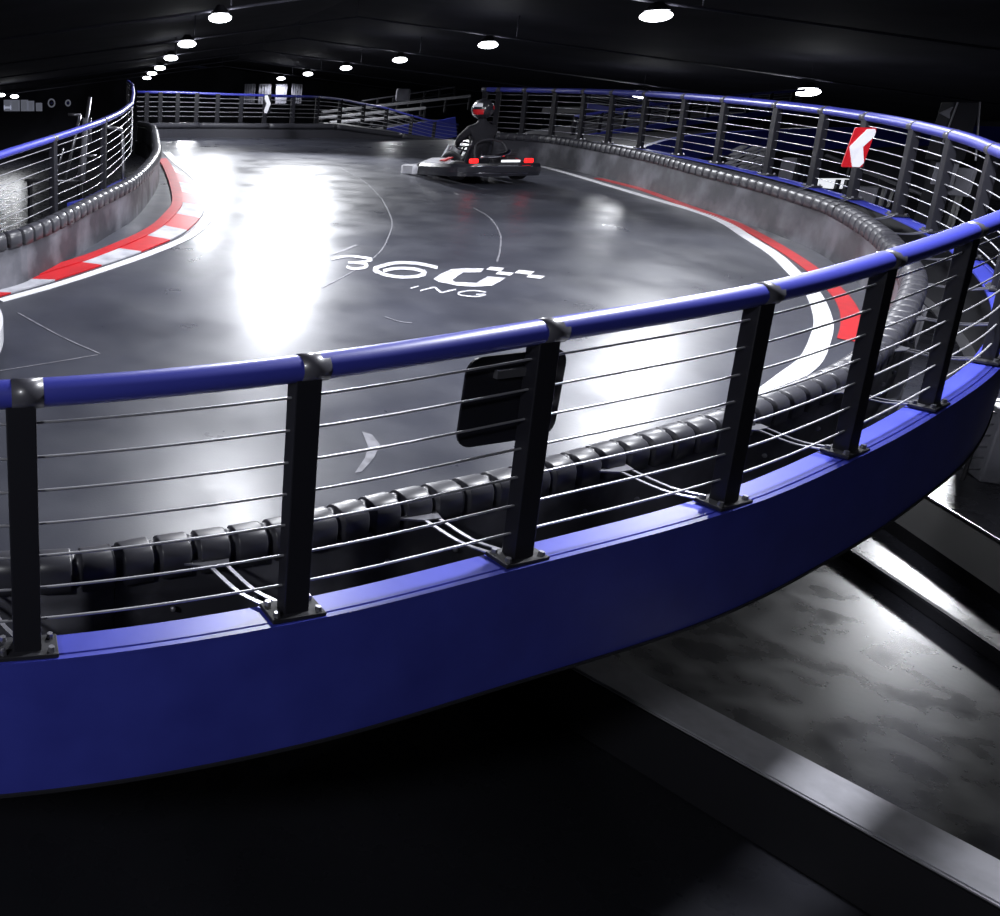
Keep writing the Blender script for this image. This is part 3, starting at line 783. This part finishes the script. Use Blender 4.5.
# second kart, almost wholly outside the left edge
k2 = G(4, 352)
k2c = Vector((k2.x - 1.10, k2.y - .05, 0)); k2c.z = zk(k2c.x, k2c.y) + .004
kart2 = make_kart('pale front bumper of a second kart cut by the left edge of the picture', k2c, -pi / 2 - .1)
kart2.rotation_euler = (0, .14, -pi / 2 - .1) if False else (0, 0, -pi / 2 + .1)

# ------------------------------------------------------------------ lower level: beam, dark walls, ladder
def slab(name, a, b, wv, z0, z1, m, label=None, cat=None):
    """long box from a to b (top line points), width vector wv"""
    bm = bmesh.new()
    T = [a, b, b + wv, a + wv]
    vt = [bm.verts.new((p.x, p.y, z1)) for p in T]; vb = [bm.verts.new((p.x, p.y, z0)) for p in T]
    bm.faces.new(vt); bm.faces.new(vb[::-1])
    for k in range(4): bm.faces.new((vt[k], vt[(k + 1) % 4], vb[(k + 1) % 4], vb[k]))
    bmesh.ops.bevel(bm, geom=bm.edges[:], offset=.012, segments=2, affect='EDGES')
    o = obj(name, bm, m)
    if label: tag(o, label, cat)
    return o
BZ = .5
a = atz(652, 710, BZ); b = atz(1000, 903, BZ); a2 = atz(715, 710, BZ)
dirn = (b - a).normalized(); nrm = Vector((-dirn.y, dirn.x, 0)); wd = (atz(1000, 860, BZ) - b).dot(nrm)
fb = slab('floor_beam', a - dirn * 1.2, b + dirn * 1.5, nrm * wd, 0, BZ - .03, M['dark'], 'long kerb wall crossing the lower floor at bottom right, shade and lit top painted on', 'kerb wall')  # painted shading: dark body for the shaded side, pale plate for the lit top
cp_ = slab('lit_top_plate', a - dirn * 1.2 - nrm * .01, b + dirn * 1.5 - nrm * .01, nrm * (wd + .02), BZ - .0295, BZ, M['lit_top']); cp_.parent = fb; cp_['label'] = 'grey top plate, lit tone painted in'
a = atz(858, 556, .12); b = atz(1000, 652, .12); dirn = (b - a).normalized(); nrm = Vector((-dirn.y, dirn.x, 0))
slab('floor_rail', a - dirn * .8, b + dirn * 1.5, nrm * .07, 0, .12, M['dark'], 'thin black rail on the bright patch of lower floor', 'rail')
# dark barrier of the lower track
a = atz(893, 536, .0); b = atz(1000, 612, .0); dirn = (b - a).normalized(); nrm = Vector((-dirn.y, dirn.x, 0))
lw = thing('floor_platform', 'low black platform beside the bright patch of lower floor', 'platform', a)
bm = bmesh.new(); q = [-dirn * 1.5, dirn * 5, dirn * 5 + nrm * .75, -dirn * 1.5 + nrm * .75]
vb = [bm.verts.new(p) for p in q]; vt = [bm.verts.new(p + Vector((0, 0, .15))) for p in q]
bm.faces.new(vt); bm.faces.new(vb[::-1])
for k in range(4): bm.faces.new((vb[k], vb[(k + 1) % 4], vt[(k + 1) % 4], vt[k]))
obj('panel', bm, M['matt'], lw)
bm = bmesh.new(); tube(bm, [Vector((0, 0, .165)) - dirn * 1.5 + nrm * .72, Vector((0, 0, .165)) + dirn * 5 + nrm * .72], .012, 6); obj('edge_trim', bm, M['steel'], lw)
# grey column block and ladder on the right
p0 = atz(979, 482, 0)
rc = Matrix.Rotation(-.45, 3, 'Z')
bm = bmesh.new(); box(bm, p0 + rc @ Vector((.5, .3, 0)) + Vector((0, 0, .45)), (1.0, .6, .9), rc, .02)
tag(obj('grey_cabinet', bm, M['gpanel']), 'grey panelled cabinet at the right edge below the track', 'cabinet')
p1 = atz(964, 480, 0)
ld_ = thing('ladder', 'dark ladder standing below the right end of the blue beam', 'ladder', p1)
bm = bmesh.new()
for sx in (-.02, .22): tube(bm, [(sx, 0, 0), (sx + .1, .1, 1.3)], .02, 6)
obj('side_rail', bm, M['dark'], ld_)
for k in range(7):
    bm = bmesh.new(); tube(bm, [(-.02 + .1 * (k + 1) / 9, .08 * (k + 1) / 9, .14 * (k + 1)), (.22 + .1 * (k + 1) / 9, .08 * (k + 1) / 9, .14 * (k + 1))], .01, 6); obj('rung', bm, M['steel'], ld_)

# ------------------------------------------------------------------ other elevated track sections in the background
def bgtrack(pts, label, beam_h=.5, deck_w=3., rail_h=.8, post_step=1.0, with_rail=True, rail=True, side=1):
    """free-standing ramp: blue beam, deck slab, posts and rails; pts = top line of the beam"""
    P = spline(pts, .5); o = P[0].copy(); Q = [p - o for p in P]
    t = thing('elevated_ramp', label, 'elevated track', o)
    bm = bmesh.new(); sweep(bm, Q, [(-.06, 0), (.06, 0), (.06, -beam_h), (-.06, -beam_h)]); obj('blue_beam', bm, M['blue'], t)
    bm = bmesh.new(); sweep(bm, Q, [(-.065 * side, -.15), (-.065 * side - deck_w * side, -.15), (-.065 * side - deck_w * side, -.4), (-.065 * side, -.4)]); obj('deck', bm, M['dark'], t)
    if rail:
        bm = bmesh.new(); tube(bm, [p + Vector((0, 0, rail_h)) for p in Q], .045, 8); obj('handrail', bm, M['rail'], t, smooth=True)
        for k in range(5):
            bm = bmesh.new(); tube(bm, [p + Vector((0, 0, rail_h * (k + 1) / 6)) for p in Q], .01, 5); obj('wire', bm, M['wire'], t)
        for p in Q[::max(1, int(post_step / .5))]:
            bm = bmesh.new(); box(bm, p + Vector((0, 0, rail_h / 2)), (.09, .09, rail_h)); obj('post', bm, M['black'], t)
    for p in Q[2::8]:
        w0 = p + o; 
        if w0.z > .8:
            bm = bmesh.new(); box(bm, p + Vector((0, 0, -beam_h - (w0.z - beam_h) / 2)), (.2, .2, w0.z - beam_h)); obj('support_column', bm, M['dark'], t)
    return t
bgtrack([at(638, 148, 17), at(668, 139, 17.5), at(700, 134, 18.4), at(745, 131, 19.5), at(800, 128.5, 20.5), at(860, 127, 21), at(930, 125, 21.5), at(1010, 127, 22)], 'blue sided elevated track section behind the right railing', beam_h=.5, rail=False)
bgtrack([at(572, 137, 24), at(640, 126, 25), at(735, 114, 27), at(800, 108, 28)], 'thin blue ramp rising to the right behind the far right railing', beam_h=.16, rail_h=.55)
bgtrack([at(588, 103, 34), at(630, 111, 34), at(668, 122, 33.5)], 'short blue ramp crossing behind the far right railing', beam_h=.2, rail_h=.5)
bgtrack([at(376, 131, 38), at(410, 124, 38), at(440, 120, 38), at(455, 117, 38)], 'dark blue ramp side above the exit behind the kart', beam_h=.85, rail=False)
# stacked pale rails of ramps at mid distance
for k, (x0, y0, x1, y1, D) in enumerate([(322, 112, 470, 96, 44), (318, 118, 425, 108, 42), (330, 122.5, 412, 116, 41), (362, 101, 455, 87, 50)]):
    bgl = ['upper pale rail with short posts', 'second pale rail with short posts', 'lowest pale rail', 'topmost thin rail rising to the right'][k]
    t = thing('distant_railing', bgl + ' among the far ramps left of the kart', 'railing', (0, 0, 0), group='pale rails of the far ramps')
    a, b = at(x0, y0, D), at(x1, y1, D + 2)
    bm = bmesh.new(); tube(bm, [a, b], .075 if k < 3 else .04, 6); obj('rail', bm, M['gpanel'] if k == 3 else M['white'], t)
    bm = bmesh.new(); tube(bm, [a - Vector((0, 0, .35)), b - Vector((0, 0, .35))], .03, 6); obj('rail', bm, M['steel'], t)
    for q in range(7):
        p = a.lerp(b, q / 6); bm = bmesh.new(); box(bm, p - Vector((0, 0, .35)), (.09, .09, .7)); obj('post', bm, M['dark'], t)
# pale leaning poles behind the left railing
t = thing('pole_frame', 'pale steel frame of leaning poles behind the left railing', 'steel frame', (0, 0, 0))
YF = 15
for a, b, r in (((90, 97), (78, 179), .035), ((80, 115), (65, 179), .03), ((86, 118), (82, 180), .055), ((63, 148), (57, 172), .02), ((90, 118), (90, 143), .03)):
    bm = bmesh.new(); tube(bm, [at(*a, YF), at(*b, YF)], r, 8); obj('pole', bm, M['steel'] if r != .055 else M['gpanel'], t, smooth=True)
for a, b in (((25, 180.5), (85, 181)), ((68, 114.5), (81, 115)), ((85, 156), (96, 156))):
    bm = bmesh.new(); tube(bm, [at(*a, YF), at(*b, YF)], .025, 8); obj('cross_bar', bm, M['steel'], t, smooth=True)
bm = bmesh.new()
for x in (30, 80): p = at(x, 181, YF); tube(bm, [p, Vector((p.x, p.y, 0))], .05, 8)
obj('support_leg', bm, M['dark'], t)
# bent white strut close behind the left rail
bm = bmesh.new(); tube(bm, [at(105, 126.5, 11.5), at(121, 129.5, 11.8), at(122.5, 142, 11.8), at(123, 168, 11.8), at(124, 215, 11.8)], .028, 8)
tag(obj('bent_strut', bm, M['steel'], smooth=True), 'bent pale strut standing between the posts of the left railing', 'strut')
bgtrack([at(72, 203, 9.6), at(92, 197, 10.2), at(112, 186, 11), at(128, 178, 12)], 'short blue beam end behind the left ribbed barrier', beam_h=.14, rail=False, deck_w=.5, side=-1)

# back wall: lit panels, round signs, grey sheets
for k, (x0, x1, y0, y1, m) in enumerate([(5, 10, 101, 110, 'litdim'), (5, 10, 106.5, 108.5, 'litwin'), (12.5, 18.5, 101, 110, 'litdim'), (22, 27, 101, 110, 'litdim'), (29, 33, 102, 110, 'litdim'), (37, 41, 104, 110, 'litdim')]):
    a, b = at(x0, y1, 78), at(x1, y0, 78)
    bm = bmesh.new(); box(bm, (a + b) / 2 + Vector((0, -.03 * k, 0)), (b.x - a.x, .12, b.z - a.z))
    box(bm, Vector(((a.x + b.x) / 2, 78.1, (a.z + b.z) / 2)), (b.x - a.x + .2, .1, b.z - a.z + .2))
    lab = ['dim lit wall panel nearest the left edge', 'small brighter strip on the leftmost lit panel', 'dim lit wall panel second from the left edge', 'dim lit wall panel third from the left edge', 'narrow dim lit wall panel fourth from the left', 'narrow dim lit wall panel, rightmost of the row'][k]
    tag(obj('lit_panel', bm, M[m]), lab, 'panel', 'lit panels on the far left wall')
for x, lab in ((51.5, 'round white ringed sign with blue centre on the far wall'), (68, 'narrow round ringed sign on the far wall')):
    t = thing('round_sign', lab, 'sign', at(x, 103, 76)); bm = bmesh.new()
    R_ = .28 if x < 60 else .2
    tube(bm, [(R_ * cos(a * pi / 10), 0, R_ * 1.15 * sin(a * pi / 10)) for a in range(21)], .07, 6); obj('ring', bm, M['litdim'], t)
    bm = bmesh.new(); r = bmesh.ops.create_uvsphere(bm, u_segments=10, v_segments=6, radius=.1); obj('centre', bm, M['blue'], t)
for x0, x1, lab in ((243, 256, 'leftmost of the grey wall sheets above the far railing'), (257, 272, 'second grey wall sheet above the far railing'), (274, 288, 'third grey wall sheet above the far railing'), (290, 303, 'rightmost of the grey wall sheets above the far railing')):
    a, b = at(x0, 104, 66), at(x1, 84, 66)
    bm = bmesh.new(); box(bm, (a + b) / 2, (b.x - a.x - .1, .15, b.z - a.z), None, .02)
    for q in range(5): box(bm, Vector((a.x + (b.x - a.x) * (q + .5) / 5, 65.9, (a.z + b.z) / 2)), (.06, .06, b.z - a.z - .1))
    tag(obj('wall_sheet', bm, M['gpanel']), lab, 'wall sheet', 'grey sheets on the back wall')
bm = bmesh.new()
box(bm, (at(403, 95, 45)), (.7, .06, .62), None, .1)
sg_ = tag(obj('far_sign', bm, M['gpanel']), 'tiny pale square sign above the far ramps', 'sign')
# dark box with arrow at right, beyond the handrail
Yt = 13.5
a, b = at(930, 160, Yt), at(976, 102, Yt)
t = thing('arrow_panel', 'tall dark panel with a grey arrow behind the right handrail', 'sign', ((a.x + b.x) / 2, Yt, a.z))
H = b.z - a.z; W = b.x - a.x
bm = bmesh.new(); box(bm, (0, 0, H / 2), (W, .2, H), None, .02); box(bm, (0, 0, -a.z / 2), (W * .5, .18, a.z)); obj('panel', bm, M['dark'], t)
bm = bmesh.new(); tube(bm, [(-W / 2, -.12, H * .3), (-W / 2 + .05, -.12, H)], .012, 6); tube(bm, [(W / 2 - .06, -.12, H), (W / 2 + .15, -.12, 0)], .014, 6); obj('edge_strip', bm, M['steel'], t)
ar = at(947, 113, Yt - .14)
board('arrow', [(-.12, 0), (.06, .09), (.035, .0), (.06, -.08)], Vector((ar.x - (a.x + b.x) / 2, -.14, ar.z - a.z)), Vector((1, 0, 0)), Vector((0, 0, 1)), .02, M['gpanel'], t)
# things on the lower floor seen through the right railing
def gbox(nm, x0, x1, y0, y1, Y, m, label, cat, bar=0):
    a, b = at(x0, y1, Y), at(x1, y0, Y)
    t = thing(nm, label, cat, ((a.x + b.x) / 2, Y, a.z)); w_, h_ = b.x - a.x, b.z - a.z
    bm = bmesh.new(); box(bm, (0, 0, h_ / 2), (w_, .3, h_), None, .02); obj('body', bm, M[m], t)
    bm = bmesh.new()
    for sx in (-1, 1): box(bm, (sx * w_ * .4, 0, -a.z / 2), (.06, .06, a.z))
    obj('stand', bm, M['dark'], t)
    if bar:
        for q in range(bar):
            bm = bmesh.new(); box(bm, (-w_ / 2 + w_ * (q + .5) / bar, -.18, h_ / 2), (.05, .06, h_ * 1.05)); obj('upright', bm, M['black'], t)
    return t
gbox('grey_board', 782, 800, 158, 186, 15, 'gpanel', 'grey board behind the right railing left of the chevron sign', 'board', 2)
gbox('floor_glare', 823, 852, 179, 188, 15, 'strip', 'glowing white box standing for light on the lower floor below the chevron sign', 'light patch', 3)  # glowing box stands in for the reflection on the lower floor
gbox('dark_cabinet', 862, 885, 187, 205, 13, 'gpanel', 'grey cabinet below and right of the chevron sign', 'cabinet', 2)
gbox('grey_post_box', 941, 948, 163, 185, 12, 'gpanel', 'narrow grey box high behind the right posts', 'box')
gbox('grey_locker', 955, 968, 168, 196, 12, 'gpanel', 'blurred grey locker beyond the rightmost posts', 'locker')
t = thing('pale_handrail', 'bright straight handrail dropping right behind the right railing', 'handrail', at(826, 155, 16))
o = at(826, 155, 16)
bm = bmesh.new(); tube(bm, [Vector((0, 0, 0)), at(927, 196.5, 14.5) - o], .03, 8); obj('bar', bm, M['steel'], t)
for x, y in ((850, 165), (880, 177), (910, 189.5)):
    p = at(x, y, 15.3) - o; bm = bmesh.new(); tube(bm, [p, p - Vector((0, 0, p.z + o.z))], .02, 6); obj('upright', bm, M['dark'], t)
# striped ribbed pile (white slats) behind the barrier
for k, (x, lab) in enumerate(((730, 'left pile of white slats behind the right barrier'), (744, 'right pile of white slats behind the right barrier'), (757, 'small pile of slats beside the grey board'))):
    c = at(x, 163, 14); t = thing('slat_stack', lab, 'slats', c, group='piles of white slats')
    for q in range(6):
        bm = bmesh.new(); box(bm, (.02 * q, 0, -.12 + q * .07), (.17, .15, .022), Matrix.Rotation(-.5, 3, 'Y')); obj('slat', bm, M['gpanel'], t)
